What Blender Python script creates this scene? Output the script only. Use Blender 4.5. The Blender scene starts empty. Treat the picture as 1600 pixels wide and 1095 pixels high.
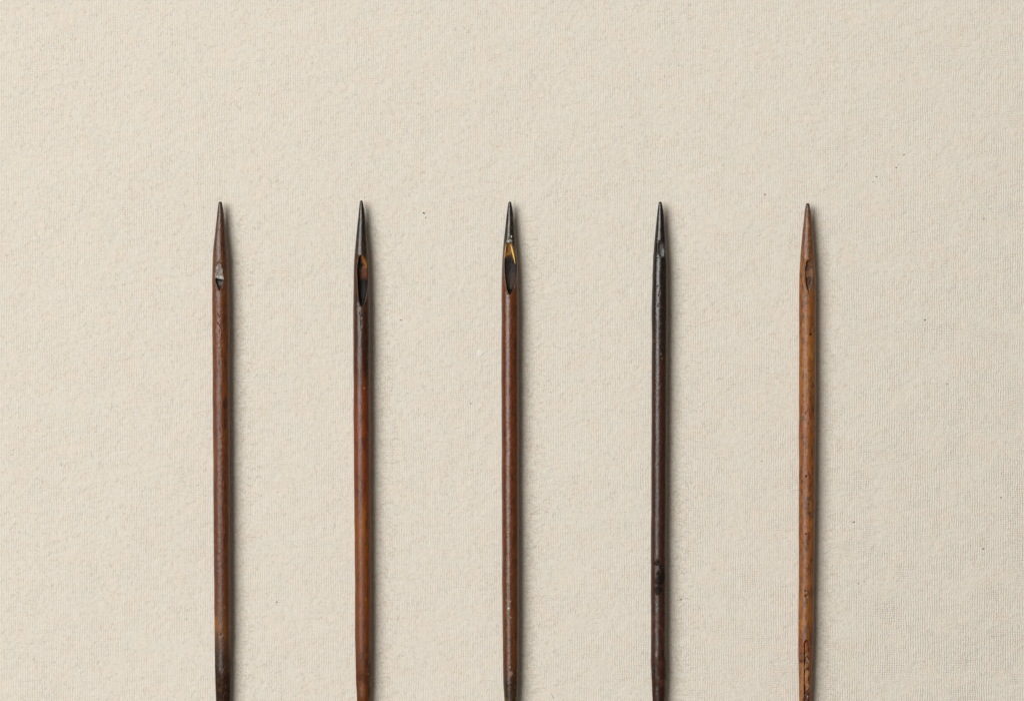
import bpy, math, random
import numpy as np
from mathutils import Vector

# ---------------------------------------------------------------- scale
S = 0.00016            # metres per photograph pixel on the cloth (frame = 25.6 cm wide)
H = 1.0                # camera height
def PX(x): return (np.asarray(x, float) - 800.0) * S
def PY(y): return (547.5 - np.asarray(y, float)) * S

# ---------------------------------------------------------------- camera
scene = bpy.context.scene
cam_d = bpy.data.cameras.new("camera")
cam_d.sensor_fit = 'HORIZONTAL'
cam_d.sensor_width = 36.0
cam_d.lens = 36.0 * H / (1600 * S)
cam_d.clip_start = 0.01
cam_d.clip_end = 50
cam = bpy.data.objects.new("camera", cam_d)
cam.location = (0, 0, H)
scene.collection.objects.link(cam)
scene.camera = cam

# ---------------------------------------------------------------- world (dim studio room)
world = bpy.data.worlds.new("World")
scene.world = world
world.use_nodes = True
bg = world.node_tree.nodes["Background"]
bg.inputs[0].default_value = (1.0, 0.84, 0.68, 1)
bg.inputs[1].default_value = 0.155

# ---------------------------------------------------------------- softbox
def area(name, loc, target, sx, sy, power, col):
    d = bpy.data.lights.new(name, 'AREA')
    d.shape = 'RECTANGLE'; d.size = sx; d.size_y = sy
    d.energy = power; d.color = col
    o = bpy.data.objects.new(name, d)
    o.location = loc
    o.rotation_euler = (Vector(target) - Vector(loc)).to_track_quat('-Z', 'Y').to_euler()
    scene.collection.objects.link(o)
    return o
area("softbox", (-1.56, 0.62, 2.52), (0, 0, 0), 2.0, 1.9, 114.0, (1.0, 1.0, 0.985))

scene.view_settings.view_transform = 'Standard'
scene.view_settings.look = 'None'
scene.view_settings.exposure = 0
scene.view_settings.gamma = 1

# ---------------------------------------------------------------- helpers
def sm(a, b, x):
    t = np.clip((np.asarray(x, float) - a) / (b - a), 0, 1)
    return t * t * (3 - 2 * t)

def _hash(ix, iy, seed):
    h = (ix.astype(np.int64) * 374761393 + iy.astype(np.int64) * 668265263 + seed * 1442695041) & 0x7fffffff
    h = ((h ^ (h >> 13)) * 1274126177) & 0x7fffffff
    h = (h ^ (h >> 16)) & 0xffffff
    return h / float(0xffffff)

def vn(x, y, seed=0):
    x, y = np.broadcast_arrays(np.asarray(x, float), np.asarray(y, float))
    ix = np.floor(x); iy = np.floor(y)
    fx = x - ix; fy = y - iy
    fx = fx * fx * (3 - 2 * fx); fy = fy * fy * (3 - 2 * fy)
    a = _hash(ix, iy, seed); b = _hash(ix + 1, iy, seed)
    c = _hash(ix, iy + 1, seed); d = _hash(ix + 1, iy + 1, seed)
    return ((a * (1 - fx) + b * fx) * (1 - fy) + (c * (1 - fx) + d * fx) * fy) * 2 - 1

def fbm(x, y, seed=0, o=3):
    s = 0; a = 1; n = 0
    for i in range(o):
        s = s + a * vn(x * 2**i, y * 2**i, seed + i * 17); n += a; a *= .5
    return s / n

def lin(c):
    c = np.asarray(c, float) / 255.0
    return np.where(c <= 0.04045, c / 12.92, ((c + 0.055) / 1.055) ** 2.4)

def wc(c):
    c = lin(c); l = c.mean(); return np.clip(l + (c - l) * SAT, .0012, 1) * .62 * TONE
SAT = 1.12
TONE = np.array([.96, 1.06, .92])

def mesh_from(name, verts, faces, mats, parent=None, cols=None, normals=None, smooth=True):
    me = bpy.data.meshes.new(name)
    verts = np.asarray(verts, np.float32); faces = np.asarray(faces, np.int32)
    k = faces.shape[1]
    me.vertices.add(len(verts)); me.vertices.foreach_set("co", verts.ravel())
    me.loops.add(faces.size); me.loops.foreach_set("vertex_index", faces.ravel())
    me.polygons.add(len(faces))
    me.polygons.foreach_set("loop_start", np.arange(0, faces.size, k, dtype=np.int32))
    me.polygons.foreach_set("loop_total", np.full(len(faces), k, np.int32))
    me.update(calc_edges=True)
    me.polygons.foreach_set("use_smooth", np.full(len(faces), smooth))
    if cols is not None:
        at = me.color_attributes.new("tint", 'FLOAT_COLOR', 'POINT')
        c4 = np.ones((len(verts), 4), np.float32); c4[:, :cols.shape[1]] = cols
        at.data.foreach_set("color", c4.ravel())
    if normals is not None:
        me.normals_split_custom_set_from_vertices([tuple(n) for n in normals.tolist()])
    me.materials.append(mats)
    o = bpy.data.objects.new(name, me)
    scene.collection.objects.link(o)
    if parent is not None: o.parent = parent
    return o

class N:
    """tiny node-tree helper"""
    def __init__(s, name):
        s.m = bpy.data.materials.new(name); s.m.use_nodes = True
        s.t = s.m.node_tree; s.b = s.t.nodes["Principled BSDF"]
        s.out = s.t.nodes["Material Output"]
    def n(s, typ, **kw):
        nd = s.t.nodes.new(typ)
        for k, v in kw.items(): setattr(nd, k, v)
        return nd
    def l(s, a, b): s.t.links.new(a, b)
    def val(s, sock, v):
        if hasattr(v, 'is_output'): s.l(v, sock)
        else: sock.default_value = v
    def math(s, op, a, b=0.0, c=None, clamp=False):
        nd = s.n('ShaderNodeMath', operation=op, use_clamp=clamp)
        s.val(nd.inputs[0], a); s.val(nd.inputs[1], b)
        if c is not None: s.val(nd.inputs[2], c)
        return nd.outputs[0]
    def mix(s, f, a, b, bt='MIX'):
        nd = s.n('ShaderNodeMix', data_type='RGBA', blend_type=bt)
        s.val(nd.inputs[0], f); s.val(nd.inputs[6], a); s.val(nd.inputs[7], b)
        return nd.outputs[2]
    def px(s, scale=(1, 1, 1)):
        tc = s.n('ShaderNodeTexCoord')
        mp = s.n('ShaderNodeMapping')
        mp.inputs['Scale'].default_value = [v / S for v in scale]
        s.l(tc.outputs['Object'], mp.inputs[0])
        return mp.outputs[0]
    def noise(s, vec, scale, detail=2, rough=.5, dist=0):
        nd = s.n('ShaderNodeTexNoise')
        s.l(vec, nd.inputs['Vector'])
        nd.inputs['Scale'].default_value = scale
        nd.inputs['Detail'].default_value = detail
        nd.inputs['Roughness'].default_value = rough
        nd.inputs['Distortion'].default_value = dist
        return nd.outputs['Fac']
    def ramp(s, v, a, b, lo=0.0, hi=1.0):
        nd = s.n('ShaderNodeMapRange', interpolation_type='SMOOTHSTEP')
        s.val(nd.inputs[0], v)
        for i, q in enumerate((a, b, lo, hi)): nd.inputs[i + 1].default_value = q
        return nd.outputs[0]

# ================================================================= CLOTH
def cloth_material():
    m = N("unbleached_flannel")
    v = m.px()
    sep = m.n('ShaderNodeSeparateXYZ'); m.l(v, sep.inputs[0])
    x, y = sep.outputs[0], sep.outputs[1]
    warp = m.noise(v, 1/26, 3, .6)
    warp2 = m.noise(v, 1/9, 2, .6)
    # warp yarns (upright ribs, 3.6 px) and weft yarns (cross ribs, 3.1 px)
    xa = m.math('MULTIPLY_ADD', warp, 5.0, x); xa = m.math('MULTIPLY_ADD', warp2, 2.2, xa)
    ribx = m.math('SINE', m.math('MULTIPLY', xa, 2*math.pi/3.7))
    ya = m.math('MULTIPLY_ADD', warp, 8.0, y); ya = m.math('MULTIPLY_ADD', warp2, 2.8, ya)
    riby = m.math('SINE', m.math('MULTIPLY', ya, 2*math.pi/3.5))
    patchx = m.ramp(m.noise(v, 1/55, 2, .6), .36, .58, .25, 1)
    vv = m.n('ShaderNodeMapping'); m.l(v, vv.inputs[0]); vv.inputs['Location'].default_value = (913, 377, 0)
    patchy = m.ramp(m.noise(vv.outputs[0], 1/48, 2, .6), .46, .64)
    fuzz = m.noise(v, 1/2.6, 3, .7)
    clump = m.noise(v, 1/8.0, 3, .6, .6)
    lump = m.noise(v, 1/30.0, 2, .6)
    dg = m.n('ShaderNodeMapping'); m.l(v, dg.inputs[0])
    dg.inputs['Rotation'].default_value = (0, 0, math.radians(38)); dg.inputs['Scale'].default_value = (1/9, 1/2.4, 1)
    diag = m.noise(dg.outputs[0], 1.0, 2, .6)
    coarse = m.ramp(m.math('SUBTRACT', x, m.math('MULTIPLY', y, .55)), 100, 1250, .72, 1.85)
    h = m.math('MULTIPLY', m.math('MULTIPLY', ribx, patchx), .27)
    h = m.math('MULTIPLY_ADD', m.math('MULTIPLY', riby, patchy), .26, h)
    h = m.math('MULTIPLY_ADD', fuzz, 1.45, h)
    h = m.math('MULTIPLY_ADD', clump, .38, h)
    h = m.math('MULTIPLY_ADD', diag, .36, h)
    h = m.math('MULTIPLY', h, coarse)
    h = m.math('MULTIPLY_ADD', lump, .45, h)
    bp = m.n('ShaderNodeBump'); bp.inputs['Strength'].default_value = 1.0
    bp.inputs['Distance'].default_value = S * 0.60
    m.l(h, bp.inputs['Height']); m.l(bp.outputs[0], m.b.inputs['Normal'])
    # yarn colour: cream with faint pink, straw and grey-blue fibres
    base = (0.698, 0.650, 0.570, 1)
    c = m.mix(m.ramp(m.noise(v, 1/34, 4, .65), .47, .70), base, (0.715, 0.640, 0.548, 1))
    w2 = m.n('ShaderNodeMapping'); m.l(v, w2.inputs[0]); w2.inputs['Location'].default_value = (-431, 211, 5)
    c = m.mix(m.ramp(m.noise(w2.outputs[0], 1/26, 4, .65), .50, .74, 0, .8), c, (0.665, 0.640, 0.565, 1))
    w3 = m.n('ShaderNodeMapping'); m.l(v, w3.inputs[0]); w3.inputs['Location'].default_value = (77, -641, 9)
    c = m.mix(m.ramp(m.noise(w3.outputs[0], 1/5.0, 3, .7), .52, .78, 0, .75), c, (0.60, 0.545, 0.455, 1))
    c = m.mix(m.ramp(m.noise(vv.outputs[0], 1/3.4, 2, .7), .56, .76, 0, .55), c, (0.79, 0.76, 0.69, 1))
    # bits of husk in the yarn
    vo = m.n('ShaderNodeTexVoronoi'); m.l(v, vo.inputs['Vector']); vo.inputs['Scale'].default_value = 1/23
    sepc = m.n('ShaderNodeSeparateColor'); m.l(vo.outputs['Color'], sepc.inputs[0])
    dot = m.math('MULTIPLY', m.ramp(vo.outputs['Distance'], .02, .075, 1, 0), m.ramp(sepc.outputs[0], .86, .90))
    c = m.mix(m.math('MULTIPLY', dot, .42), c, (0.36, 0.29, 0.22, 1))
    m.l(c, m.b.inputs['Base Color'])
    m.b.inputs['Roughness'].default_value = 0.95
    m.b.inputs['Specular IOR Level'].default_value = 0.15
    m.b.inputs['Sheen Weight'].default_value = 0.12
    m.b.inputs['Sheen Roughness'].default_value = 0.6
    return m.m

def cloth_height(px, py):
    """nap and slack of the cloth, in photograph pixels, always <= 0"""
    h = 1.2 * fbm(px / 170., py / 150., 3, 2)
    h += 0.34 * fbm(px / 34., py / 30., 11, 2)
    h += 0.17 * fbm(px / 10., py / 8., 23, 2)
    h += 0.30 * fbm(px / 14., py / 2.6, 29, 2)
    h += 0.28 * vn(px / 3.2, py / 3.2, 41)
    return (h - 1.6)

def axis(lo, hi, step, far):
    core = np.arange(lo, hi + step, step)
    outs = []; p = core[-1]; st = step
    while p < hi + far:
        st *= 1.06; p += st; outs.append(p)
    outs = np.array(outs); d = outs - core[-1]
    return np.concatenate([core[0] - d[::-1], core, outs])

gx = axis(-30, 1630, 2.1, 1500); gy = axis(-30, 1125, 2.1, 1500)
GX, GY = np.meshgrid(gx, gy)
GZ = cloth_height(GX, GY) * S
cv = np.stack([PX(GX), PY(GY), GZ], -1).reshape(-1, 3)
nx_, ny_ = len(gx), len(gy)
ii = (np.arange(ny_ - 1)[:, None] * nx_ + np.arange(nx_ - 1)[None, :]).ravel()
cf = np.stack([ii, ii + nx_, ii + nx_ + 1, ii + 1], -1)
cloth_mat = cloth_material()
cloth = mesh_from("flannel_cloth", cv, cf, cloth_mat)
cloth["kind"] = "structure"
cloth["label"] = "cream unbleached flannel cloth lying flat under the wooden needles"

# loose nap: short fibres standing a little off the weave
def fibre_material():
    m = N("loose_fibre")
    a = m.n('ShaderNodeAttribute', attribute_name='tint')
    nz = m.noise(m.px(), 1/6, 2)
    c = m.mix(m.ramp(nz, .3, .7, 0, .25), a.outputs['Color'], (0.62, 0.56, 0.47, 1))
    m.l(c, m.b.inputs['Base Color'])
    m.b.inputs['Roughness'].default_value = 0.8
    m.b.inputs['Specular IOR Level'].default_value = 0.2
    return m.m

rng = np.random.default_rng(7)
def fibres(n):
    ne = 10000; x0 = rng.uniform(-40, 1640, n); y0 = rng.uniform(-40, 1135, n)
    x0[:ne] = rng.choice([358., 578., 810., 1042., 1273.], ne) + rng.gamma(2.2, 7., ne); y0[:ne] = 1135 - 800 * rng.beta(1, 1.25, ne)
    # lie follows the nap: mostly leaning one way, some upright or across
    flow = 0.6 + 1.1 * fbm(x0 / 90, y0 / 90, 71, 2)
    ang = flow + rng.normal(0, .75, n) + rng.choice([0, math.pi/2], n, p=[.65, .35])
    ang[:ne] = rng.normal(-.05, .45, ne) + .3
    L = rng.gamma(5, .95, n) + 1.2
    L[:ne] *= 1.35
    bend = rng.normal(0, .55, n)
    w = rng.uniform(.13, .27, n)
    lift = rng.uniform(.03, .32, n); lift[:ne] += .6
    zc = cloth_height(x0, y0)
    pts = []
    px_, py_ = x0.copy(), y0.copy()
    a = ang - bend
    for k in range(4):
        t = k / 3
        hz = zc + .05 + lift * math.sin(math.pi * (.15 + .75 * t))
        tx, ty = np.cos(a), np.sin(a)
        ww = w * (1 - .6 * t)
        pts.append((px_ - ty * ww, py_ + tx * ww, hz)); pts.append((px_ + ty * ww, py_ - tx * ww, hz + .12))
        px_ = px_ + tx * L / 3; py_ = py_ + ty * L / 3; a = a + bend
    P = np.stack([np.stack([PX(p[0]), PY(p[1]), p[2] * S], -1) for p in pts], 1)   # n,8,3
    V = P.reshape(-1, 3)
    b = (np.arange(n) * 8)[:, None]
    F = np.concatenate([b + np.array([[2*k, 2*k+1, 2*k+3, 2*k+2]]) for k in range(3)], 1).reshape(-1, 4)
    pal = np.array([[.72, .665, .575], [.75, .67, .57], [.78, .75, .68], [.64, .58, .48], [.68, .655, .59]])
    c = pal[rng.choice(5, n, p=[.38, .2, .2, .12, .10])] * rng.uniform(.92, 1.06, (n, 1))
    return V, F, np.repeat(c, 8, 0)
fv, ff, fc = fibres(70000)
nap = mesh_from("nap_fibres", fv, ff, fibre_material(), cloth, fc)
nap["kind"] = "stuff"

# dark specks of husk caught in the weave: (x, y, long, wide, angle, colour)
def speck_material(name, col):
    m = N(name)
    c = m.mix(m.ramp(m.noise(m.px(), 1/1.2, 2), .35, .65), tuple(lin(col)) + (1,), tuple(lin(col) * .55) + (1,))
    m.l(c, m.b.inputs['Base Color']); m.b.inputs['Roughness'].default_value = .8
    return m.m
husk = speck_material("dark_husk", (96, 80, 66)); husk_pale = speck_material("grey_husk", (166, 152, 136))
specks = [(1369, 276, 1.5, 1.1, 0, 0), (1364, 284, 1.4, 1., .6, 1), (1412, 242, 2.2, 1., .6, 1), (1195, 304, 2.4, .9, -.5, 0),
          (662, 333, 2.2, 1.5, -.4, 0), (665, 340, 1.6, .9, 1.2, 1), (1445, 500, 2.0, 1.0, .7, 0), (1564, 777, 1.6, 1.3, 0, 0),
          (1334, 815, 2.0, 1.3, .5, 0), (1536, 857, 2.0, 1.6, -.9, 1), (1341, 911, 1.5, 1.2, .4, 1), (1350, 908, 1.3, 1.1, 0, 1),
          (1064, 936, 1.5, 1.1, .2, 0), (626, 500, 1.5, 1.2, 0, 1), (735, 630, 1.8, 1., .3, 1), (1537, 342, 2.2, 1., 1.3, 1),
          (1400, 262, 1.8, 1.2, .2, 1), (1480, 600, 1.5, 1.1, .3, 1), (432, 940, 1.4, 1.1, .3, 1), (1190, 720, 1.4, 1.1, .3, 1)]
for (sx, sy, a, b, an, pale) in specks:
    vs = []; fs = []
    K = 8; rg = [.55, 1., .6]
    for j, (rr, zz) in enumerate(zip(rg, (-.5, 0, .5))):
        for k in range(K):
            t = 2*math.pi*k/K; q = rr * rng.uniform(.8, 1.2)
            u, w_ = .75*a*q*math.cos(t), .75*b*q*math.sin(t)
            vs.append((u*math.cos(an)-w_*math.sin(an), u*math.sin(an)+w_*math.cos(an), zz * b))
    for j in range(2):
        for k in range(K): fs.append((j*K+k, j*K+(k+1) % K, (j+1)*K+(k+1) % K, (j+1)*K+k))
    for k in range(0, K-2, 2): fs.append((2*K, 2*K+k+1, 2*K+k+2, 2*K+(k+3) % K))
    o = mesh_from("husk_speck", np.array(vs) * S, fs, husk_pale if pale else husk, cloth)
    o.location = (float(PX(sx)), float(PY(sy)), float((cloth_height(np.array([sx]), np.array([sy]))[0] + .9) * S))
# small pale slub of lint left of the middle needle
vs = []; fs = []
K = 20
for j in range(7):
    ph = math.pi/2 * j/6
    for k in range(K):
        t = 2*math.pi*k/K; q = math.cos(ph) * (1 + .14*math.sin(3*t+1) + .08*math.sin(5*t))
        vs.append((6.0*q*math.cos(t), 5.2*q*math.sin(t), 1.1*math.sin(ph)))
for j in range(6):
    for k in range(K): fs.append((j*K+k, j*K+(k+1) % K, (j+1)*K+(k+1) % K, (j+1)*K+k))
lm = N("pale_lint")
l_c = lm.mix(lm.ramp(lm.noise(lm.px(), 1/2, 3), .3, .7), (.70, .69, .66, 1), (.74, .71, .64, 1))
lm.l(l_c, lm.b.inputs['Base Color']); lm.b.inputs['Roughness'].default_value = .9
lb = lm.n('ShaderNodeBump'); lb.inputs['Distance'].default_value = S*.8; lm.l(lm.noise(lm.px(), 1/1.8, 3), lb.inputs['Height']); lm.l(lb.outputs[0], lm.b.inputs['Normal'])
o = mesh_from("lint_slub", np.array(vs) * S, fs, lm.m, cloth)
o.location = (float(PX(751)), float(PY(551)), float((cloth_height(np.array([751.]), np.array([551.]))[0] - .3) * S))

# ================================================================= NEEDLES
def wood_material(name, rough=.33, wr=1.0, mott=.5, mscale=1.0, dark=(.03, .012, .006), warm=(.30, .12, .035), fine=1.0, wet=None):
    m = N(name)
    at = m.n('ShaderNodeAttribute', attribute_name='tint')
    v = m.px()
    vl = m.px((1/5.5, 1/17., 1/5.5))     # long mottles along the grain
    vg = m.px((1/1.6, 1/34., 1/1.6))     # grain streaks
    n1 = m.noise(vl, mscale, 4, .62, .5)
    n2 = m.noise(m.px((1/3.4, 1/7., 1/3.4)), mscale, 3, .6, .8)
    gr = m.noise(vg, 1.0, 3, .6)
    c = at.outputs['Color']
    c = m.mix(m.ramp(n1, .47, .64, 0, mott), c, tuple(dark) + (1,))
    c = m.mix(m.ramp(n2, .50, .66, 0, mott * .55), c, tuple(warm) + (1,))
    c = m.mix(m.ramp(gr, .45, .65, 0, .5 * fine), c, m.mix(.55, c, (0.01, .005, .003, 1)))
    # pale dust flecks
    vo = m.n('ShaderNodeTexVoronoi'); m.l(v, vo.inputs['Vector']); vo.inputs['Scale'].default_value = 1/10
    sc = m.n('ShaderNodeSeparateColor'); m.l(vo.outputs['Color'], sc.inputs[0])
    dot = m.math('MULTIPLY', m.ramp(vo.outputs['Distance'], .04, .11, 1, 0), m.ramp(sc.outputs[0], .84, .88))
    c = m.mix(m.math('MULTIPLY', dot, .45), c, (.40, .22, .10, 1))
    m.l(c, m.b.inputs['Base Color'])
    pit = at.outputs['Alpha']            # alpha of tint = gloss scale
    r = m.math('MULTIPLY_ADD', m.noise(m.px((1/2.2, 1/4., 1/2.2)), 1.0, 3, .65), .30, rough - .15)
    m.l(m.math('MULTIPLY', r, pit), m.b.inputs['Roughness'])
    m.l(m.ramp(pit, 1.1, 2.1, .5, .14), m.b.inputs['Specular IOR Level'])
    # relief: fine leathery pores and shallow dents
    h = m.math('MULTIPLY', m.noise(m.px((1/1.7, 1/3.0, 1/1.7)), 1.0, 3, .7), .42)
    h = m.math('MULTIPLY_ADD', m.noise(m.px((1/3.6, 1/7., 1/3.6)), 1.0, 2, .6), .55, h)
    h = m.math('MULTIPLY_ADD', gr, .25, h)
    bp = m.n('ShaderNodeBump'); bp.inputs['Distance'].default_value = S * .7 * wr
    m.l(h, bp.inputs['Height']); m.l(bp.outputs[0], m.b.inputs['Normal'])
    return m.m

def hollow_material(name, rough=.38, bump=1.0, metal=0.0, spec=.5):
    m = N(name)
    at = m.n('ShaderNodeAttribute', attribute_name='tint')
    n1 = m.noise(m.px((1/2.2, 1/4.5, 1/2.2)), 1.0, 4, .65, .6)
    c = m.mix(m.ramp(n1, .42, .62, 0, .7), at.outputs['Color'], m.mix(.7, at.outputs['Color'], (.012, .009, .008, 1)))
    m.l(c, m.b.inputs['Base Color'])
    m.l(m.math('MULTIPLY', m.math('MULTIPLY_ADD', n1, .3, rough - .15), at.outputs['Alpha']), m.b.inputs['Roughness'])
    bp = m.n('ShaderNodeBump'); bp.inputs['Distance'].default_value = S * .9 * bump
    m.l(m.noise(m.px((1/1.6, 1/3., 1/1.6)), 1.0, 3, .7), bp.inputs['Height']); m.l(bp.outputs[0], m.b.inputs['Normal'])
    m.b.inputs['Metallic'].default_value = metal
    m.b.inputs['Specular IOR Level'].default_value = spec
    return m.m

AX = 13.6      # height of every needle's axis above the cloth, px

def blob(name, cx, cy, rx, ry, z, rz, mat, parent, col, ang=0, seg=18, rag=.18, seed=1, gloss=1.0):
    """small irregular lump, closed"""
    vs = []; fs = []; R_ = 9
    for j in range(R_ + 1):
        ph = -math.pi/2 + math.pi * j / R_
        for k in range(seg):
            t = 2*math.pi*k/seg
            d = 1 + rag * float(fbm(np.array(2.2*math.cos(t)*math.cos(ph)+5), np.array(2.2*math.sin(t)*math.cos(ph)+2*math.sin(ph)+9), seed, 3)) * 1.6
            u = rx*d*math.cos(ph)*math.cos(t); w_ = ry*d*math.cos(ph)*math.sin(t)
            vs.append((u*math.cos(ang)-w_*math.sin(ang), u*math.sin(ang)+w_*math.cos(ang), rz*d*math.sin(ph)))
    for j in range(R_):
        for k in range(seg): fs.append((j*seg+k, j*seg+(k+1) % seg, (j+1)*seg+(k+1) % seg, (j+1)*seg+k))
    V = np.array(vs)
    kf = (H - (AX*S)) / H
    V[:, 0] = (V[:, 0] + (cx - 800) * kf) * S; V[:, 1] = (-V[:, 1] + (547.5 - cy) * kf) * S
    V[:, 2] = (V[:, 2] + z) * S
    loc = parent.location
    V -= np.array(loc)
    cc = np.tile(np.append(lin(col), gloss), (len(V), 1))
    return mesh_from(name, V, np.array(fs)[:, ::-1], mat, parent, cc)

def strip(name, pts, w, hgt, mat, parent, col, gloss=1.0):
    """raised ridge following pts (x, y, z) in px, width w list, lens-shaped section"""
    pts = np.array(pts, float); w = np.array(w, float)
    t = np.linspace(0, len(pts)-1, 26); ti = np.arange(len(pts))
    P = np.stack([np.interp(t, ti, pts[:, i]) for i in range(3)], -1); W = np.interp(t, ti, w)
    T = np.gradient(P, axis=0)[:, :2]; T /= np.linalg.norm(T, axis=1)[:, None]
    kf = (H - (AX*S)) / H
    V = []
    for i in range(len(P)):
        for a in np.linspace(0, 2*math.pi, 8, endpoint=False):
            u = W[i]*.5*math.cos(a); z = hgt*.5*math.sin(a)
            x = (P[i, 0]-800)*kf - T[i, 1]*u; y = (547.5-P[i, 1])*kf - T[i, 0]*u
            V.append((x*S, y*S, (P[i, 2]+z)*S))
    V = np.array(V) - np.array(parent.location)
    F = [(i*8+k, i*8+(k+1) % 8, (i+1)*8+(k+1) % 8, (i+1)*8+k) for i in range(len(P)-1) for k in range(8)]
    F += [(0, 1, 2, 3), (0, 3, 4, 5), (0, 5, 6, 7)]
    e = (len(P)-1)*8; F += [(e, e+1, e+2, e+3), (e, e+3, e+4, e+5), (e, e+5, e+6, e+7)]
    cc = np.tile(np.append(lin(col), gloss), (len(V), 1))
    return mesh_from(name, V, F, mat, parent, cc)

def outline(tab, y):
    tab = np.array(tab, float)
    return np.interp(y, tab[:, 0], tab[:, 1]), np.interp(y, tab[:, 0], tab[:, 2])

def make_needle(spec):
    edges = np.array(spec['edges'], float)
    top, bot = edges[0, 0], edges[-1, 0]
    # ring positions, dense near cuts
    ys = []; y = top
    dense = spec['dense']
    while y < bot:
        ys.append(y)
        if y < top + 6: st = .45
        elif any(a - 3 < y < b + 3 for a, b in dense): st = .5
        else: st = 1.7
        y += st
    ys.append(bot); ys = np.array(ys)
    # smooth silhouette
    def smooth_interp(yy, k):
        acc = 0
        for d in (-7, -3.5, 0, 3.5, 7):
            q = np.clip(yy + d * np.clip((yy-top)/20, 0, 1), top, bot)
            acc = acc + np.interp(q, edges[:, 0], edges[:, k])
        return acc / 5
    xl, xr = smooth_interp(ys, 1), smooth_interp(ys, 2)
    sd = spec['seed']
    cx = (xl + xr) / 2 + .28 * fbm(ys / 38., ys * 0 + sd, sd, 2)
    r = (xr - xl) / 2 + .30 * fbm(ys / 26., ys * 0 + sd * 3.1, sd + 5, 2) * sm(top, top + 60, ys)
    # rounded nose
    d0 = np.clip((ys - top) / 2.6, 0, 1); r = r * np.sqrt(np.clip(1 - (1 - d0) ** 2, 0.0004, 1))
    d1 = np.clip((bot - ys) / 3.0, 0, 1); r = r * np.sqrt(np.clip(1 - (1 - d1) ** 2, 0.0004, 1))
    th = np.concatenate([np.linspace(-1.25, 1.25, 112), np.linspace(1.25, 2*math.pi - 1.25, 38)[1:-1]])
    NT = len(th)
    Y, TH = np.meshgrid(ys, th, indexing='ij')
    R = r[:, None] * (1 + .012 * fbm(TH * 1.3 + sd, Y / 22., sd + 9, 3) * (np.cos(TH/2)**2))
    X = R * np.sin(TH); Z = R * np.cos(TH)
    XP = cx[:, None] + X                     # photograph x of each vertex
    up = np.cos(TH) > .12

    # colour along the length
    ct = spec['colours']; cy_ = np.array([c[0] for c in ct], float); cc = np.array([lin(c[1]) for c in ct]) 
    lum = cc.mean(1, keepdims=True); cc = np.clip(lum + (cc - lum) * SAT, .0012, 1) * .60 * TONE
    wob = Y + 9 * fbm(XP / 6., Y / 30., sd + 31, 3)
    C = np.stack([np.interp(wob, cy_, cc[:, i]) for i in range(3)], -1)
    C = C * np.array(spec.get('tone', (1, 1, 1)))
    kt = 1 - sm(spec['point_end'] - 25, spec['point_end'] + 10, Y)
    C = C * (1 - spec.get('tipdark', .3) * kt)[..., None]
    G = 1 - .22 * kt
    G = G + np.interp(Y, *spec.get('gloss', ((300, 1200), (0, 0))))
    G = G + spec.get('dull', .5) * sm(1010, 1050, Y) * (.5 + fbm(XP / 5, Y / 12, sd + 8, 2))
    part = np.zeros(Y.shape, int)            # 0 shaft, 1 point, 2.. hollows
    hol = []
    for hi, hsp in enumerate(spec['hollows']):
        L, Rt = outline(hsp['outline'], Y)
        yt, yb = hsp['outline'][0][0], hsp['outline'][-1][0]
        wob2 = hsp.get('wob', .35) * vn(Y / 2.6, XP / 5. + hi, sd + 77)
        d = np.minimum(XP - L, Rt - XP) + wob2
        d = np.where((Y > yt) & (Y < yb) & up, d, -1)
        dep = np.interp(Y, [q[0] for q in hsp['depth']], [q[1] for q in hsp['depth']])
        wall = hsp.get('wall', 1.6)
        k = sm(0, wall, d)
        mid = (L + Rt) / 2; hw = np.maximum((Rt - L) / 2, .5)
        bowl = 1 - hsp.get('bowl', .35) * np.clip(np.abs(XP - mid) / hw, 0, 1) ** 2
        floor_z = r[:, None] - dep * bowl    # flat-bottomed relative to the crown of the needle
        tgt = np.minimum(Z, floor_z + hsp.get('rag', .25) * fbm(XP / 2., Y / 4., sd + 51, 3))
        Z = np.where(d > 0, Z * (1 - k) + tgt * k, Z)
        # raised lip just outside the cut, shaped to catch a rim highlight
        lip = np.exp(-((d + .8) / .8) ** 2) * (d > -3) * (d < .2) * hsp.get('lip', .25)
        Z = Z + lip * up
        ins = d > .15
        part = np.where(ins, 2 + hi, part)
        hc = hsp['colour'](XP, Y, mid, hw)
        C = np.where(ins[..., None], hc[0], C); G = np.where(ins, hc[1], G)
    for (px_, py_, rx, ry, dp, col) in spec.get('pits', []):
        q = ((XP - px_) / rx) ** 2 + ((Y - py_) / ry) ** 2 + .35 * vn(XP * 1.1, Y * 1.1, sd + 3)
        k = np.exp(-q) * up
        Z = Z - dp * k
        kc = np.clip(k * 1.7, 0, 1)[..., None]
        C = C * (1 - kc) + wc(col) * kc
    for (px_, py_, rx, ry, col, amt, gloss) in spec.get('stains', []):
        q = ((XP - px_) / rx) ** 2 + ((Y - py_) / ry) ** 2 + .9 * fbm(XP / 4., Y / 8., sd + int(py_), 3)
        k = (np.clip(1.25 - q, 0, 1) * amt * (part < 2))
        C = C * (1 - k[..., None]) + wc(col) * k[..., None]
        G = G * (1 - k) + gloss * k
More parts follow.
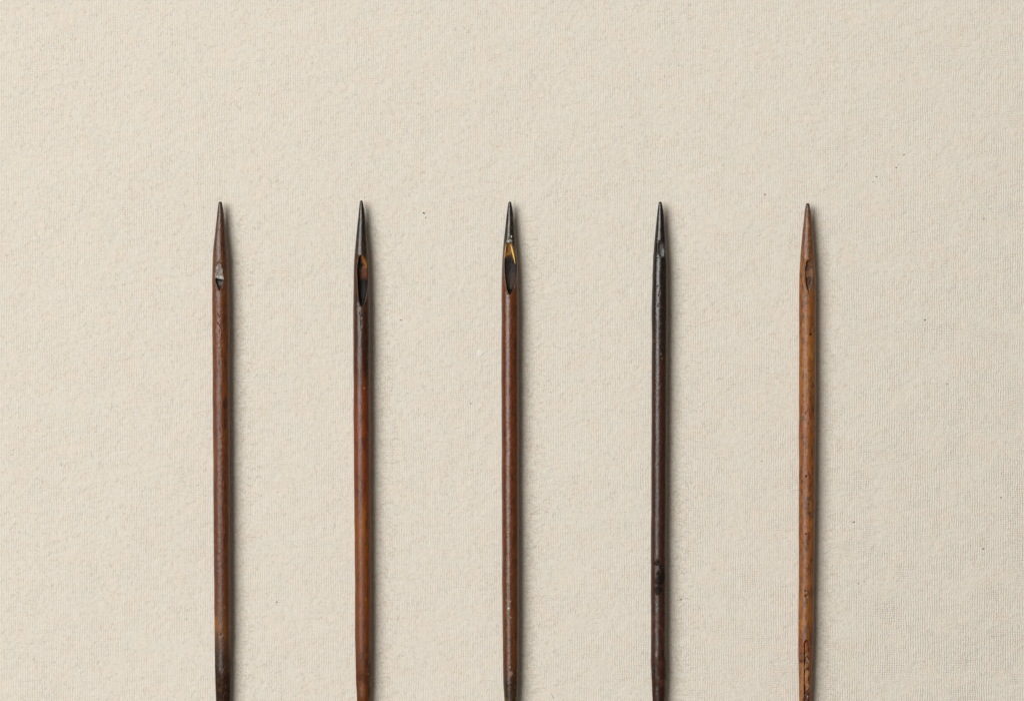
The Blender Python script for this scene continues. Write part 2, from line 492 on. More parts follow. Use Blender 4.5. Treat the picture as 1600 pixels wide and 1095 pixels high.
    for (x0, y0, x1, y1, wd, dp) in spec.get('cracks', []):
        tx, ty = x1 - x0, y1 - y0; LL = tx*tx + ty*ty
        t = np.clip(((XP - x0) * tx + (Y - y0) * ty) / LL, 0, 1)
        jx = .7 * vn(t * 6, t * 0 + y0, sd + 2)
        dist = np.hypot(XP - x0 - t * tx - jx, Y - y0 - t * ty)
        k = np.exp(-(dist / wd) ** 2) * up * np.sin(np.pi * np.clip(t, .06, .94)) ** .4
        Z = Z - dp * k; C = C * (1 - .75 * k[..., None])
    if 'extra' in spec: Z, C, G = spec['extra'](XP, Y, Z, C, G, r[:, None], up, part)
    kf = (H - AX * S) / H
    bx, by = (cx[-1] - 800) * kf * S, (547.5 - bot) * kf * S
    root = bpy.data.objects.new(spec['name'], None)
    root.empty_display_size = .01
    root.location = (bx, by, 0)
    scene.collection.objects.link(root)
    root['label'] = spec['label']; root['category'] = 'needle'
    root['group'] = 'wooden needles laid side by side on the cloth'
    VX = ((cx[:, None] - 800) * kf + X) * S - bx
    VY = (547.5 - Y) * kf * S - by
    VZ = (Z + AX) * S
    V = np.stack([VX, VY, VZ], -1)
    # normals from the surface grid
    dU = np.roll(V, -1, 1) - np.roll(V, 1, 1)
    dY = np.gradient(V, axis=0)
    Nn = np.cross(dU, dY); Nn /= np.maximum(np.linalg.norm(Nn, axis=-1, keepdims=True), 1e-12)
    out = np.stack([np.sin(TH), TH * 0, np.cos(TH)], -1)
    if (Nn * out).sum() < 0: Nn = -Nn
    nr = len(ys)
    i0 = np.arange(nr - 1)[:, None] * NT; k0 = np.arange(NT)[None, :]; k1 = (k0 + 1) % NT
    F = np.stack([i0 + k0, i0 + NT + k0, i0 + NT + k1, i0 + k1], -1)      # nr-1, NT, 4
    P4 = part.ravel()[F]; pf = np.where((P4 >= 2).sum(-1) >= 2, P4.max(-1), 0)
    ymid = (Y[:-1] + Y[1:]) / 2
    pf = np.where((pf == 0) & (ymid < spec['point_end']), 1, pf)
    Vf = V.reshape(-1, 3); Nf = Nn.reshape(-1, 3)
    Cf = np.concatenate([C.reshape(-1, 3), G.reshape(-1, 1)], 1)
    def emit(name, mask, mat, cap=None):
        f = F[mask].reshape(-1, 4)
        if len(f) == 0: return
        if cap is not None:     # close the end with a fan of quads
            base = cap * NT
            cf_ = np.array([[base, base + k, base + k + 1, base + k + 2] for k in range(1, NT - 2, 2)])
            if cap != 0: cf_ = cf_[:, ::-1]
            f = np.concatenate([f, cf_])
        u, inv = np.unique(f, return_inverse=True)
        return mesh_from(name, Vf[u], inv.reshape(-1, 4), mat, root, Cf[u], Nf[u])
    emit('shaft', pf == 0, spec['mat'], nr - 1)
    emit('point', pf == 1, spec.get('tipmat', spec['mat']), 0)
    for hi, hsp in enumerate(spec['hollows']):
        emit(hsp['name'], pf == 2 + hi, hsp['mat'])
    return root

def const(col, g=1.0):
    return lambda X, Y, m, h: (np.broadcast_to(lin(col), X.shape + (3,)), np.full(X.shape, g))
def blend(a, b, k): return a * (1 - k[..., None]) + b * k[..., None]

# ---- first needle: leathery reddish brown, facet with painted silvery sheen over a small dark socket
def hol1(X, Y, m, h):
    silver = lin((140, 130, 120)); darkc = lin((58, 50, 42)); lit = lin((215, 214, 210)); brown = lin((104, 66, 46))  # pale grey puts the facet's reflected light into its colour
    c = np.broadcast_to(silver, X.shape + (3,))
    c = blend(c, lit, sm(430, 433, Y) * (1 - sm(436, 438, Y)) * .8)  # highlight painted along the lower ridge of the facet
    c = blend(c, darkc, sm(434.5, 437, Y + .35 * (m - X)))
    c = blend(c, brown, (1 - sm(410, 417, Y)) * .8)
    g = np.where(Y < 436, .85, 1.0)
    return c, g
n1 = dict(name='wooden_needle', seed=11, dull=.15, gloss=((500, 1000, 1050, 1200), (0, .2, .95, 1.0)), mat=wood_material('reddish_bone_wood', .30, 1.7, .55, 1.0, (.030, .010, .005), (.20, .075, .02)),
    label='leftmost reddish brown needle with painted silvery sheen on the facet above its small eye',
    edges=[(315, 341.6, 346.6), (333, 339.3, 349.8), (366, 335.8, 353.2), (385, 333.6, 355.4), (402, 332.2, 357.3), (431, 331.4, 358.2), (480, 331.4, 358.8), (640, 332.6, 359.3),
           (760, 333.3, 359.6), (860, 334.2, 360), (950, 334.8, 360.3), (1030, 335.6, 360.4), (1070, 336.6, 359.8), (1095, 337.8, 359), (1120, 339.5, 357), (1160, 343.5, 353), (1178, 347, 350)],
    colours=[(315, (70, 50, 38)), (335, (104, 68, 50)), (350, (118, 66, 44)), (400, (124, 72, 42)), (450, (122, 64, 32)), (500, (132, 66, 30)), (600, (128, 64, 28)), (700, (124, 60, 26)), (900, (116, 56, 26)),
             (965, (120, 66, 30)), (990, (122, 68, 32)), (1015, (84, 46, 24)), (1050, (60, 33, 18)), (1075, (42, 25, 14)), (1120, (60, 35, 20)), (1180, (60, 35, 20))],
    hollows=[dict(name='eye', mat=hollow_material('facet_sheen', .30, 1.0), outline=[(410.5, 342.5, 344.0), (417, 338.6, 346.5), (425, 337.4, 349.0), (434, 336.4, 350.6), (441, 337.6, 349.8), (448, 339.6, 347.6), (454.5, 342.6, 344.6)],
                  depth=[(410, .4), (420, 1.0), (433, 1.9), (436, 3.0), (438.5, 8.5), (448, 7.5), (455, 2.5)], wall=1.3, bowl=.1, rag=1.1, lip=.5, wob=1.1, colour=hol1)],
    dense=[(406, 460), (485, 520)], point_end=408,
    cracks=[(339, 487, 344.5, 496, .55, .7), (340, 503, 348, 513, .6, .8), (345, 514, 343, 521, .5, .5), (339.5, 414, 345.5, 407, .6, .9), (343, 665, 348, 677, .5, .4), (344, 560, 346, 575, .5, .35)],
    stains=[(338, 972, 5, 14, (176, 108, 52), .8, 1.0), (353, 985, 5, 13, (140, 84, 40), .6, 1), (352, 1047, 5, 6, (120, 62, 26), .6, 1), (350, 1042, 9, 14, (34, 24, 18), .6, .9), (344, 1030, 6, 16, (44, 28, 20), .7, .9), (352, 610, 4, 14, (156, 84, 26), .5, 1),
            (351, 500, 5, 9, (84, 34, 16), .6, 1), (350, 537, 4, 14, (150, 82, 30), .55, 1), (353, 630, 4, 9, (80, 32, 12), .6, 1), (352, 660, 3, 10, (70, 28, 12), .5, 1), (353, 762, 3, 9, (64, 28, 14), .6, 1), (336, 720, 3, 40, (150, 84, 40), .5, 1), (352, 947, 1.8, 1.8, (180, 120, 60), .9, 1)],
    pits=[(346.5, 990, 1.2, 1.6, .8, (50, 28, 16)), (345, 1046, 1, 1.2, -.5, (120, 110, 100)), (347, 1061, .8, 3.5, .3, (60, 44, 36))])

# ---- second needle: dark charred point, long black eye with an amber wall
def hol2(X, Y, m, h):
    u = (X - m) / h
    black = lin((20, 15, 12)); amber = lin((150, 88, 24)); brown = lin((104, 56, 28)); grey = lin((34, 30, 27))
    c = np.broadcast_to(black, X.shape + (3,))
    c = blend(c, amber, sm(-.35, .45, u + (Y - 400) * -.012 + .3 * fbm(X / 3, Y / 6, 3, 2)) * (1 - sm(417, 425, Y)))
    c = blend(c, brown, sm(416, 423, Y) * (1 - sm(430, 440, Y)) * sm(-.8, .2, u) * .8)
    c = blend(c, grey, sm(440, 452, Y) * .6)
    return c, np.where(Y < 430, .8, 1.0)
n2 = dict(name='wooden_needle', seed=23, tipdark=.5, tone=(1.02, 1.02, .95), gloss=((560, 800, 1200), (0, .35, .5)), mat=wood_material('glossy_chestnut_wood', .33, .85, .42, .9, (.022, .007, .004), (.20, .075, .018)),
    label='chestnut needle with blackened point and long black eye edged in amber, second from left',
    edges=[(313, 562.6, 566.4), (333, 560, 570), (366, 556.8, 573), (399, 553.8, 576), (431, 552.4, 577.6), (480, 551.9, 578.5), (640, 552.3, 579), (760, 553.3, 579.4), (915, 554.7, 580),
           (1000, 555, 580), (1060, 556.2, 579.3), (1095, 557.8, 578), (1120, 559, 576.5), (1160, 563, 572), (1178, 566, 569)],
    colours=[(313, (48, 42, 36)), (345, (46, 38, 31)), (375, (52, 38, 30)), (395, (70, 46, 32)), (420, (84, 48, 30)), (470, (88, 44, 22)), (520, (86, 42, 20)), (570, (92, 40, 17)), (605, (122, 54, 22)), (660, (140, 64, 24)), (760, (134, 62, 24)), (830, (158, 84, 32)),
             (900, (142, 74, 32)), (1000, (136, 70, 34)), (1060, (112, 58, 32)), (1095, (126, 68, 32)), (1180, (100, 55, 30))],
    hollows=[dict(name='eye', mat=hollow_material('charred_eye', .5, .9, spec=.16), outline=[(399, 563.2, 566.8), (404, 560.6, 570.0), (412, 559.4, 573.4), (422, 558.4, 574.6), (436, 558.8, 574.6), (450, 559.6, 574.2), (462, 560.6, 572.8), (472, 562.2, 570.6), (479, 564.6, 567.2)],
                  depth=[(399, 1.5), (405, 4.5), (414, 6), (424, 6.5), (440, 8), (466, 8), (474, 4.5), (479, 1)], wall=1.5, bowl=.5, rag=.5, lip=.8, colour=hol2)],
    dense=[(396, 484)], point_end=397,
    cracks=[(562, 488, 566, 498, .6, .6), (564, 498, 565.5, 512, .7, .7), (566.5, 487, 567.5, 493, .4, .3)],
    stains=[(565, 480, 15, 22, (44, 26, 18), .5, 1), (567, 515, 13, 34, (56, 26, 14), .55, 1), (572, 545, 5, 40, (44, 18, 10), .75, 1), (573, 580, 4, 20, (54, 22, 12), .6, 1), (569, 500, 5, 14, (50, 24, 14), .5, 1), (571, 695, 4, 12, (96, 36, 14), .5, 1), (567, 1080, 4, 12, (170, 92, 40), .4, 1), (573, 660, 4, 26, (110, 44, 16), .5, 1), (569, 815, 3, 22, (176, 104, 40), .6, 1),
            (573, 1035, 4, 8, (60, 26, 14), .6, 1), (576, 1062, 2.5, 6, (70, 32, 18), .6, 1), (571.5, 1010, 1.5, 3, (150, 92, 56), .6, 1), (570.5, 1020, 1.5, 3, (150, 92, 56), .6, 1), (571, 373, 4, 5, (92, 56, 28), .6, 1)],
    pits=[(576, 1051, .9, 1, -.5, (170, 150, 110)), (575.5, 1032, .8, .9, -.5, (170, 150, 120)), (570, 606, .8, 1.1, -.4, (190, 130, 100)), (567, 488, .8, 1, -.4, (200, 180, 170)), (565, 957, .7, .8, -.4, (170, 110, 80)), (572, 935, .6, 1.6, -.3, (190, 110, 60))])

# ---- third needle: iron-grey point, metal bead, amber-lined eye
def hol3(X, Y, m, h):
    u = (X - m) / h
    black = lin((34, 28, 24)); amber = lin((124, 80, 22)); pale = lin((160, 116, 44)); grey = lin((62, 48, 38)); deep = lin((96, 60, 24))
    c = np.broadcast_to(black, X.shape + (3,))
    c = blend(c, amber, 1 - sm(392, 406, Y + 3 * vn(X / 3, Y / 4, 5)))
    c = blend(c, deep, (1 - sm(398, 404, Y)) * (1 - sm(-.5, .1, u)) * .8)
    c = blend(c, pale, np.exp(-((Y - 394 + 5 * (u - .1)) / 2.5) ** 2) * (u < .3) * .7)
    c = blend(c, grey, sm(418, 436, Y) * (1 - sm(446, 452, Y)) * .8)
    c = blend(c, lin((16, 13, 12)), sm(447, 454, Y))
    return c, np.where(Y < 405, .55, 1.05)
n3 = dict(name='wooden_needle', seed=37, tipdark=.5, tone=(1.0, 1.12, .95), dull=.2, mat=wood_material('smooth_redbrown_wood', .27, .8, .55, 1.0, (.028, .010, .005), (.17, .065, .018), 1.0),
    label='middle needle with grey metal point, silver bead and amber lined eye',
    edges=[(315, 794.6, 798.8), (333, 792, 802), (366, 788.3, 805), (380, 786.6, 806.5), (399, 785, 808.2), (431, 783.9, 810), (480, 783.4, 810.8), (640, 783.6, 810.8), (780, 784.2, 811), (915, 784.6, 811),
           (1040, 785.6, 810.6), (1070, 786.6, 810), (1095, 788, 808.8), (1120, 789.5, 807), (1160, 793.5, 802.5), (1178, 797, 799.5)],
    colours=[(315, (52, 46, 42)), (366, (50, 44, 40)), (377, (54, 46, 38)), (380, (84, 64, 42)), (400, (104, 74, 50)), (430, (112, 66, 42)), (470, (122, 60, 32)), (530, (124, 58, 34)), (560, (120, 56, 34)), (600, (122, 56, 30)), (750, (122, 58, 34)), (900, (120, 60, 36)),
             (950, (118, 64, 40)), (1030, (112, 56, 34)), (1055, (84, 42, 26)), (1070, (58, 36, 20)), (1095, (66, 48, 26)), (1180, (50, 35, 20))],
    hollows=[dict(name='eye', mat=hollow_material('amber_lined_eye', .45, .9, spec=.2), outline=[(379, 791.2, 798.6), (384, 790.2, 800.6), (392, 789.4, 803.2), (402, 788.2, 805.6), (414, 787.8, 806.8), (430, 788.4, 806.6), (442, 790.2, 804.8), (450, 791.6, 802.8), (456, 793.4, 800.2), (460, 795.2, 798.0)],
                  depth=[(379, 2.0), (388, 3.2), (400, 4.0), (412, 6.5), (440, 7.5), (452, 6.5), (460, 1)], wall=1.5, bowl=.45, rag=.35, lip=.7, colour=hol3)],
    dense=[(366, 466), (935, 1070)], point_end=376,
    cracks=[(793, 378, 798, 368, .6, .6)],
    stains=[(805, 540, 3.5, 15, (64, 24, 14), .6, 1), (804, 400, 3, 14, (150, 104, 36), .8, .8), (788, 395, 2.2, 14, (92, 80, 52), .6, .9), (806, 990, 3, 10, (70, 26, 14), .6, 1), (807, 1010, 2.6, 8, (150, 66, 30), .4, 1), (790, 960, 3, 9, (150, 78, 30), .6, 1), (798, 945, 6, 8, (86, 40, 26), .5, 1),
            (788, 796, 3, 5, (90, 40, 22), .5, 1), (791, 1092, 3, 4, (120, 96, 40), .7, 1), (806, 1090, 3, 9, (34, 26, 16), .7, 1), (793, 1072, 5, 10, (60, 36, 20), .6, 1)],
    pits=[(806, 1089, 1.1, 1.2, -.4, (190, 170, 40)), (803.5, 1000, .9, .9, -.4, (180, 110, 60)), (798.6, 939, 1.4, 1.4, -.6, (190, 90, 50)), (798.6, 963.4, .9, .9, -.5, (210, 150, 120)), (803, 991, .8, .8, -.4, (170, 80, 40)),
          (792, 640, .7, .9, .4, (60, 30, 20)), (795, 598, .6, 1, .4, (50, 25, 20)), (804, 507, .8, .8, -.4, (190, 110, 60)), (803, 534, .8, .8, -.4, (180, 100, 60)), (803.5, 622, .8, .8, -.4, (180, 90, 50)), (797, 1041, .8, .8, -.5, (200, 180, 160))])

# ---- fourth needle: nearly black, small oval dent, tarry patch lower down
def hol4(X, Y, m, h):
    c = blend(np.broadcast_to(lin((50, 48, 45)), X.shape + (3,)), lin((112, 110, 106)), sm(388, 398, Y + (X - m)) * (1 - sm(399, 402, Y)) * .8)
    return c, np.full(X.shape, .85)
def extra4(X, Y, Z, C, G, r, up, part):
    # tarry, bubbled crust
    k = 0
    for (a, b, rx, ry) in ((1027, 877, 3.6, 5), (1033, 884, 4.0, 4), (1030, 905, 6.5, 9), (1028, 920, 6.5, 8), (1035, 898, 4, 12), (1028, 896, 3, 6)):
        k = np.maximum(k, np.clip(1.3 - ((X - a) / rx) ** 2 - ((Y - b) / ry) ** 2 + .8 * fbm(X / 2.5, Y / 3.5, 9 + int(b), 3), 0, 1))
    k = k * up
    Z = Z + k * (.35 + .3 * fbm(X / 2.4, Y / 2.4, 91, 2))
    C = C * (1 - k[..., None]) + lin((8, 6, 6)) * k[..., None]
    G = G * (1 - k) + 2.3 * k
    return Z, C, G
n4 = dict(name='wooden_needle', seed=53, tipdark=.45, tone=(.84, .78, .76), gloss=((450, 620, 900, 1200), (0, .3, .5, .6)), mat=wood_material('near_black_wood', .23, .8, .65, 1.3, (.010, .005, .004), (.085, .034, .018), 1.0),
    label='near black needle with small oval dent and tarry crust, second from right',
    edges=[(315, 1029.2, 1033.6), (333, 1026.6, 1037), (366, 1023.6, 1040), (380, 1021.8, 1041.2), (399, 1020.7, 1042.5), (431, 1019.1, 1043.6), (480, 1018.2, 1043.7), (660, 1017.9, 1042.5), (780, 1017.4, 1042), (860, 1017, 1041.3), (1035, 1017.2, 1041.2),
           (1065, 1018, 1040.6), (1095, 1019.6, 1038.8), (1120, 1021.5, 1037), (1160, 1025, 1033), (1178, 1028, 1030.5)],
    colours=[(315, (38, 34, 30)), (350, (34, 31, 28)), (430, (36, 28, 24)), (500, (44, 31, 24)), (560, (66, 40, 28)), (620, (80, 44, 30)), (700, (82, 45, 32)), (850, (82, 49, 36)), (940, (80, 45, 32)), (1000, (88, 50, 36)), (1060, (78, 42, 30)), (1180, (58, 32, 22))],
    hollows=[dict(name='oval_dent', mat=hollow_material('dull_grey_dent', .33, .8), outline=[(376, 1030.6, 1031.8), (381, 1028.8, 1035.2), (389, 1028.2, 1037.4), (397, 1029.4, 1037.2), (400, 1031.5, 1036.6), (403, 1034, 1035.4)],
                  depth=[(376, .6), (383, 2.2), (392, 2.8), (398, 2.0), (403, .6)], wall=1.6, bowl=.2, rag=.15, lip=.6, colour=hol4)],
    dense=[(372, 408), (440, 482), (868, 934)], point_end=374,
    cracks=[(1028, 446, 1027, 449, .5, .5), (1030, 457, 1028.5, 463, .6, .7), (1028, 474, 1027.5, 480, .5, .5), (1031, 603, 1029.5, 608, .5, -.5)],
    stains=[(1031.5, 506, 2.6, 3.2, (120, 110, 104), .55, 1.1), (1036, 575, 4, 22, (84, 38, 22), .6, 1), (1036, 640, 4, 20, (80, 34, 20), .5, 1), (1036, 545, 4, 10, (22, 14, 12), .6, 1), (1032, 978, 4, 4, (124, 70, 50), .8, 1), (1022, 985, 3, 5, (110, 56, 40), .6, 1), (1037, 988, 4, 6, (112, 56, 40), .6, 1),
            (1034, 1006, 4, 4, (104, 52, 38), .5, 1), (1028, 1000, 3, 7, (50, 26, 20), .5, 1), (1022, 965, 4, 5, (110, 60, 44), .5, 1), (1036, 950, 4, 6, (100, 50, 36), .5, 1), (1038, 963, 3, 3, (100, 56, 40), .5, 1), (1025, 862, 4, 6, (100, 60, 48), .4, 1), (1036, 868, 3, 7, (50, 28, 22), .5, 1), (1034, 1040, 4, 8, (110, 56, 42), .6, 1), (1023, 1048, 3, 9, (26, 16, 13), .7, 1), (1036, 1020, 4, 7, (26, 16, 13), .7, 1), (1025, 1020, 3, 5, (104, 54, 40), .6, 1), (1026, 945, 5, 9, (24, 15, 12), .6, 1), (1034, 1066, 4, 7, (110, 58, 42), .6, 1), (1037, 930, 4, 12, (24, 14, 12), .6, 1), (1026, 1075, 4, 8, (36, 20, 16), .5, 1)],
    pits=[(1032.5, 552.6, .8, .8, -.4, (170, 150, 130)), (1034, 560, .8, .9, -.4, (140, 110, 90)), (1035.5, 543, 1, .8, -.3, (110, 90, 70)), (1022, 532, 1.2, 2, .1, (90, 70, 36)), (1037.5, 865, .8, .8, -.3, (160, 110, 90))],
    extra=extra4)

# ---- fifth needle: honey brown, tan eye, long carved slot near the bottom
def hol5(X, Y, m, h):
    u = (X - m) / h
    tan = lin((140, 96, 62)); brn = lin((96, 60, 36)); dk = lin((70, 48, 34)); grey = lin((128, 108, 84))
    c = np.broadcast_to(brn, X.shape + (3,))
    c = blend(c, lin((112, 68, 24)), (1 - sm(410, 420, Y)))
    c = blend(c, dk, sm(416, 421, Y - 2.5 * u) * (1 - sm(423, 426, Y - 2.5 * u)) * .6)
    c = blend(c, tan, sm(420, 424, Y + 3 * u) * (1 - sm(430, 434, Y)) * .7)
    c = blend(c, dk, sm(434, 438, Y) * (1 - sm(444, 448, Y)) * .7)
    c = blend(c, grey, sm(440, 446, Y) * sm(-.2, .4, u) * .6)
    return c, np.full(X.shape, 1.1)
def slot5(X, Y, m, h):
    c = np.broadcast_to(lin((104, 40, 16)), X.shape + (3,))
    return c, np.full(X.shape, .9)
def extra5(X, Y, Z, C, G, r, up, part):
    # pared-flat flank left of the slot, and the notch where it begins
    k = sm(1030, 1037, Y) * (1 - sm(1254.3, 1255.4, X)) * up * (part < 2)
    C = C * (1 - .8 * k[..., None]) + lin((150, 98, 52)) * (.8 * k[..., None])
    Z = Z - .35 * k
    q = np.exp(-((X - 1251.2) / 2.0) ** 4 - ((Y - 1032.5) / 2.6) ** 4) * up
    Z = Z - 1.0 * q; C = C * (1 - .8 * q[..., None]) + lin((52, 30, 18)) * (.8 * q[..., None])
    return Z, C, G
n5 = dict(name='wooden_needle', seed=71, tipdark=.15, tone=(1.16, .98, .85), dull=.1, mat=wood_material('honey_brown_wood', .38, 1.6, .78, 1.15, (.055, .020, .007), (.34, .16, .045)),
    label='rightmost honey brown needle with wormholes and carved slot near the bottom',
    edges=[(317.5, 1259.2, 1264.4), (333, 1256.8, 1267), (366, 1253.6, 1270.4), (399, 1250.8, 1272.8), (431, 1249.2, 1274.6), (480, 1248.4, 1275.2), (660, 1248.2, 1275), (760, 1248.1, 1274), (860, 1248, 1272.9), (930, 1247.6, 1271.8), (1000, 1247.4, 1271), (1030, 1247.4, 1270.2),
           (1040, 1247.5, 1269.2), (1070, 1248, 1268.6), (1095, 1248.8, 1267.8), (1120, 1250, 1266.2), (1160, 1254, 1262), (1178, 1257, 1259.5)],
    colours=[(317, (92, 62, 46)), (325, (104, 72, 54)), (340, (136, 88, 60)), (380, (144, 90, 56)), (420, (152, 98, 54)), (470, (154, 92, 42)), (520, (166, 104, 46)), (600, (166, 104, 46)), (640, (160, 92, 42)), (700, (156, 94, 44)), (850, (158, 94, 44)), (880, (152, 92, 46)), (950, (160, 100, 48)), (985, (160, 92, 40)),
             (1010, (140, 76, 34)), (1050, (140, 78, 38)), (1095, (146, 86, 42)), (1180, (120, 70, 40))],
    hollows=[dict(name='eye', mat=hollow_material('tan_eye', .55, 1.3), outline=[(406.5, 1260.4, 1265.0), (410, 1258.8, 1266.6), (418, 1257.6, 1268.2), (430, 1257.2, 1268.0), (440, 1257.6, 1267.2), (448, 1259.0, 1266.0), (454, 1261.0, 1264.4), (458, 1262.2, 1263.2)],
                  depth=[(406, 1.5), (411, 4.2), (420, 5.0), (424, 4.0), (433, 3.8), (438, 5.0), (450, 4), (458, 1)], wall=1.2, bowl=.3, rag=.9, lip=.7, wob=.3, colour=hol5),
             dict(name='slot', mat=hollow_material('dark_slot', .35, .8), outline=[(998.5, 1258.2, 1260.2), (1001, 1256.2, 1262.2), (1006, 1255.2, 1263.4), (1040, 1255.2, 1263.4), (1090, 1254.8, 1264.2), (1110, 1256, 1263), (1116, 1258, 1260)],
                  depth=[(998, 2), (1004, 3.6), (1100, 3.6), (1116, 1)], wall=1.1, bowl=.1, rag=.2, lip=.35, colour=slot5)],
    dense=[(402, 462), (512, 530), (574, 590), (735, 750), (784, 808), (828, 838), (915, 940), (994, 1100)], point_end=404,
    cracks=[(1264.5, 417, 1269.5, 419.5, .5, .6), (1258, 438, 1266, 434, .6, 1.0), (1265, 436, 1264, 450, .5, .8), (1262, 421, 1266, 429, .4, .5), (1255, 956, 1262, 961, .5, .5), (1257, 851, 1259, 860, .7, .4), (1267.5, 1036, 1268.5, 1046, .7, .8)],
    stains=[(1268, 620, 4, 20, (110, 70, 26), .6, 1), (1269, 640, 3, 8, (66, 40, 20), .7, 1), (1267, 593, 2, 5, (90, 84, 40), .6, 1), (1251, 500, 2.6, 8, (90, 76, 40), .5, 1), (1254, 508, 1.6, 3, (220, 150, 70), .8, 1), (1268, 550, 3, 12, (190, 130, 56), .6, 1), (1268, 575, 4, 12, (170, 84, 24), .5, 1), (1268, 498, 4, 10, (132, 68, 24), .6, 1),
            (1260, 790, 5, 14, (110, 84, 66), .6, 1.1), (1266, 815, 3, 10, (196, 122, 62), .5, 1), (1252, 806, 3, 6, (110, 66, 30), .5, 1), (1254, 975, 5, 9, (200, 128, 56), .6, 1), (1266, 970, 5, 9, (180, 100, 36), .6, 1), (1259, 985, 3.5, 16, (128, 82, 58), .6, 1), (1268, 1000, 3, 14, (96, 48, 18), .6, 1), (1268, 925, 3, 8, (90, 46, 22), .6, 1), (1258, 858, 3, 5, (100, 64, 42), .5, 1),
            (1250, 935, 3, 12, (184, 116, 56), .5, 1), (1269, 700, 3, 12, (120, 62, 24), .5, 1), (1252, 650, 2, 8, (200, 130, 60), .5, 1), (1252, 560, 2, 16, (190, 120, 56), .5, 1), (1267, 760, 3, 20, (130, 68, 26), .5, 1)],
    pits=[(1266, 522.5, 1.9, 1.5, 1.8, (20, 10, 6)), (1267, 580, 1.4, 1.2, 1.4, (40, 18, 8)), (1259, 743.5, 1.3, 1.3, 2, (18, 10, 8)), (1263, 788, 1.2, 1.2, 1.6, (28, 14, 8)), (1265, 801.5, 1.5, 1.3, 1.6, (24, 12, 8)), (1258.4, 833.5, .9, .9, 1.4, (34, 14, 10)), (1258.6, 646, 1.4, 1.1, .8, (50, 30, 20)), (1254, 652, 1.1, 1.2, .8, (80, 42, 16)),
          (1257.6, 922.5, 1.2, 1.2, 1.3, (50, 32, 20)), (1259, 930.5, 2.1, 2.0, 1.5, (44, 30, 22)), (1256.5, 958.5, .8, .8, -.5, (220, 180, 120)), (1249, 968, .9, .9, -.4, (210, 170, 120)), (1258.5, 700.5, .8, 1, 1, (60, 30, 20))],
    extra=extra5)

roots = [make_needle(n) for n in (n1, n2, n3, n4, n5)]
r1, r2, r3, r4, r5 = roots

# ---------------------------------------------------------------- fittings on the third needle
def plain(name, rough, bump=.6, metal=0.0, coat=0.0, trans=0.0):
    m = N(name)
    at = m.n('ShaderNodeAttribute', attribute_name='tint')
    n1_ = m.noise(m.px(), 1/1.5, 3, .6)
    m.l(m.mix(m.ramp(n1_, .4, .7, 0, .4), at.outputs['Color'], m.mix(.6, at.outputs['Color'], (.03, .02, .012, 1))), m.b.inputs['Base Color'])
    m.b.inputs['Roughness'].default_value = rough; m.b.inputs['Metallic'].default_value = metal
    m.b.inputs['Coat Weight'].default_value = coat; m.b.inputs['Coat Roughness'].default_value = .15
    bp = m.n('ShaderNodeBump'); bp.inputs['Distance'].default_value = S * bump
    m.l(n1_, bp.inputs['Height']); m.l(bp.outputs[0], m.b.inputs['Normal'])
    return m.m
silver = plain('dull_silver', .38, .9, .6); amber = plain('clear_amber', .18, .15, 0, .8); chalk_glint = plain('grey_chalk_glint', .5, .8)
crust = plain('bubbled_tar', .12, .6, 0, .6); carved = plain('carved_tan_wood', .5, 1.2); red = plain('orange_resin', .25, .3, 0, .5)
blob('bead', 795.8, 377.2, 4.2, 2.9, AX + 9.8, 2.4, silver, r3, (196, 192, 186), .15, rag=.5, seed=4)
blob('bead', 792.0, 378.4, 1.7, 1.5, AX + 9.4, 1.6, silver, r3, (120, 116, 112), .2, rag=.5, seed=9)
blob('chip', 798.9, 370.6, 1.2, 2.6, AX + 8.5, 1.1, chalk_glint, r3, (206, 186, 152), .15, rag=.4, seed=6)
strip('amber_ridge', [(798.0, 381.5, AX+8.6), (800.2, 390, AX+8.6), (802.6, 400, AX+8.8), (805.0, 412.5, AX+8.6)], [1.0, 2.3, 2.4, .7], 1.8, amber, r3, (255, 206, 96))  # bright golden base colour paints the ridge's specular line
strip('amber_ridge', [(790.8, 382, AX+8.2), (789.6, 392, AX+8.6), (788.4, 403, AX+8.7)], [.6, 1.1, .5], .9, amber, r3, (206, 160, 90))
blob('blister', 795.2, 949.2, 2.4, 2.7, AX + 12.6, 1.2, chalk_glint, r3, (200, 182, 172), .3, rag=.2, seed=12)
# lower dent of the third needle, a shallow pale scale set in a dark ring
blob('pale_scale', 797.6, 1051.0, 4.0, 7.2, AX + 12.2, .9, chalk_glint, r3, (126, 98, 84), .05, rag=.12, seed=3)
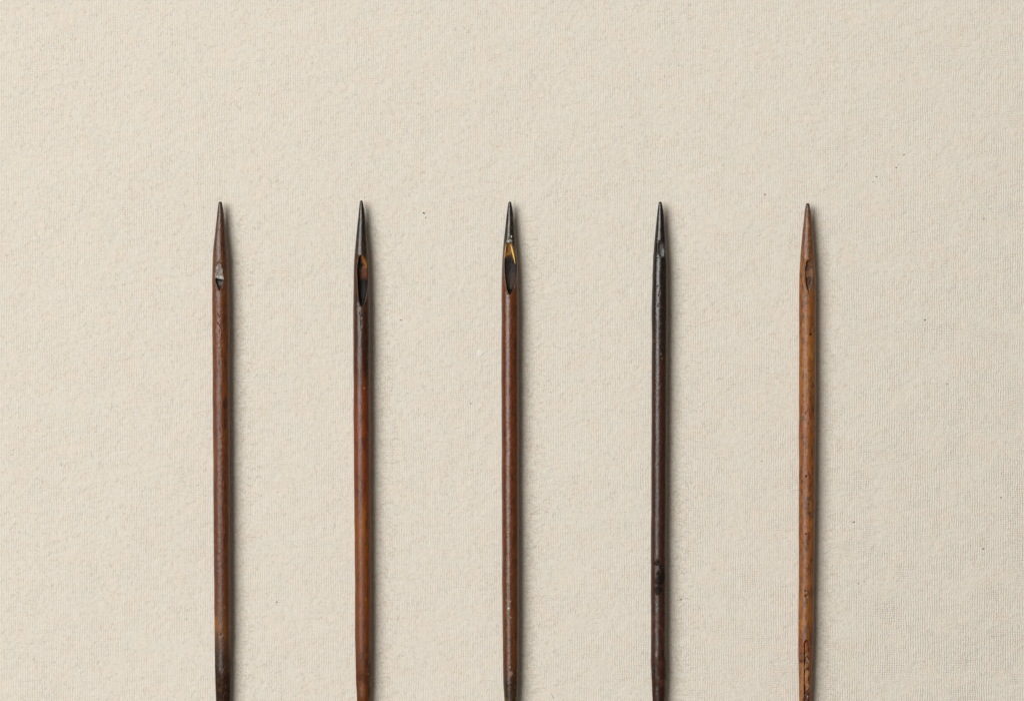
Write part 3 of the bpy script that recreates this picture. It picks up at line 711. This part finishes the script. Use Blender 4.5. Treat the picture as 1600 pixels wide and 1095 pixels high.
# shiny bubbles added on the tar of the fourth for its glints
for (bx_, by_, br) in ((1026.5, 875, 1.0), (1028.6, 880, .8), (1034, 885, 1.1), (1030.5, 888, .8), (1025.6, 884, .7), (1027.5, 898, .8), (1029.8, 915, .9), (1031.5, 918, .8), (1027, 925, 1.0), (1025.4, 926.5, .7), (1028.6, 921.5, .7), (1031, 877, .7)):
    zz = AX + math.sqrt(max(12.0**2 - (bx_ - 1029.2)**2, 1)) + .25
    blob('glint_bubble', bx_, by_, br, br * 1.15, zz, br, crust, r4, (22, 18, 18), 0, seg=10, rag=.15, seed=int(by_))
# carved pieces wedged in the slot of the fifth
pieces = [(1259.0, 1010.5, 2.9, 8.6, (146, 80, 36), carved, .05), (1259.8, 1022.0, 3.1, 6.6, (136, 90, 52), carved, .35), (1260.8, 1030.0, 2.6, 6.0, (138, 104, 74), carved, -.35), (1258.8, 1039.5, 3.2, 6.6, (146, 98, 56), carved, .25),
          (1259.9, 1053.5, 3.0, 9.4, (158, 106, 56), carved, .12), (1258.8, 1064.5, 2.5, 8.0, (150, 102, 58), carved, -.10), (1261.2, 1070.5, 2.2, 9.0, (152, 104, 60), carved, .05),
          (1261.6, 1087.0, 2.2, 5.4, (104, 46, 20), red, .3), (1260.2, 1096.5, 2.8, 5.6, (92, 76, 64), chalk_glint, -.2), (1259.6, 1106, 2.8, 5.6, (136, 92, 52), carved, 0)]  # the grey piece is a glint painted in as colour
for i, (a, b, rx, ry, col, mt, an) in enumerate(pieces):
    blob('carved_piece', a, b, rx, ry, AX + 8.4, 1.3, mt, r5, col, an, rag=.6, seed=20 + i)
for pts in ([(1256.2, 1088, AX+9.2), (1259.5, 1083, AX+9.6), (1263.2, 1080, AX+9.2)], [(1257.2, 1026.5, AX+9.3), (1259.5, 1023, AX+9.8), (1261.6, 1024.5, AX+9.3)], [(1257.4, 1046.4, AX+9.2), (1259.5, 1045, AX+9.4), (1262, 1046.8, AX+9.2)]):
    strip('dark_splinter', pts, [1.0, 1.5, 1.0], .9, crust, r5, (48, 24, 14))
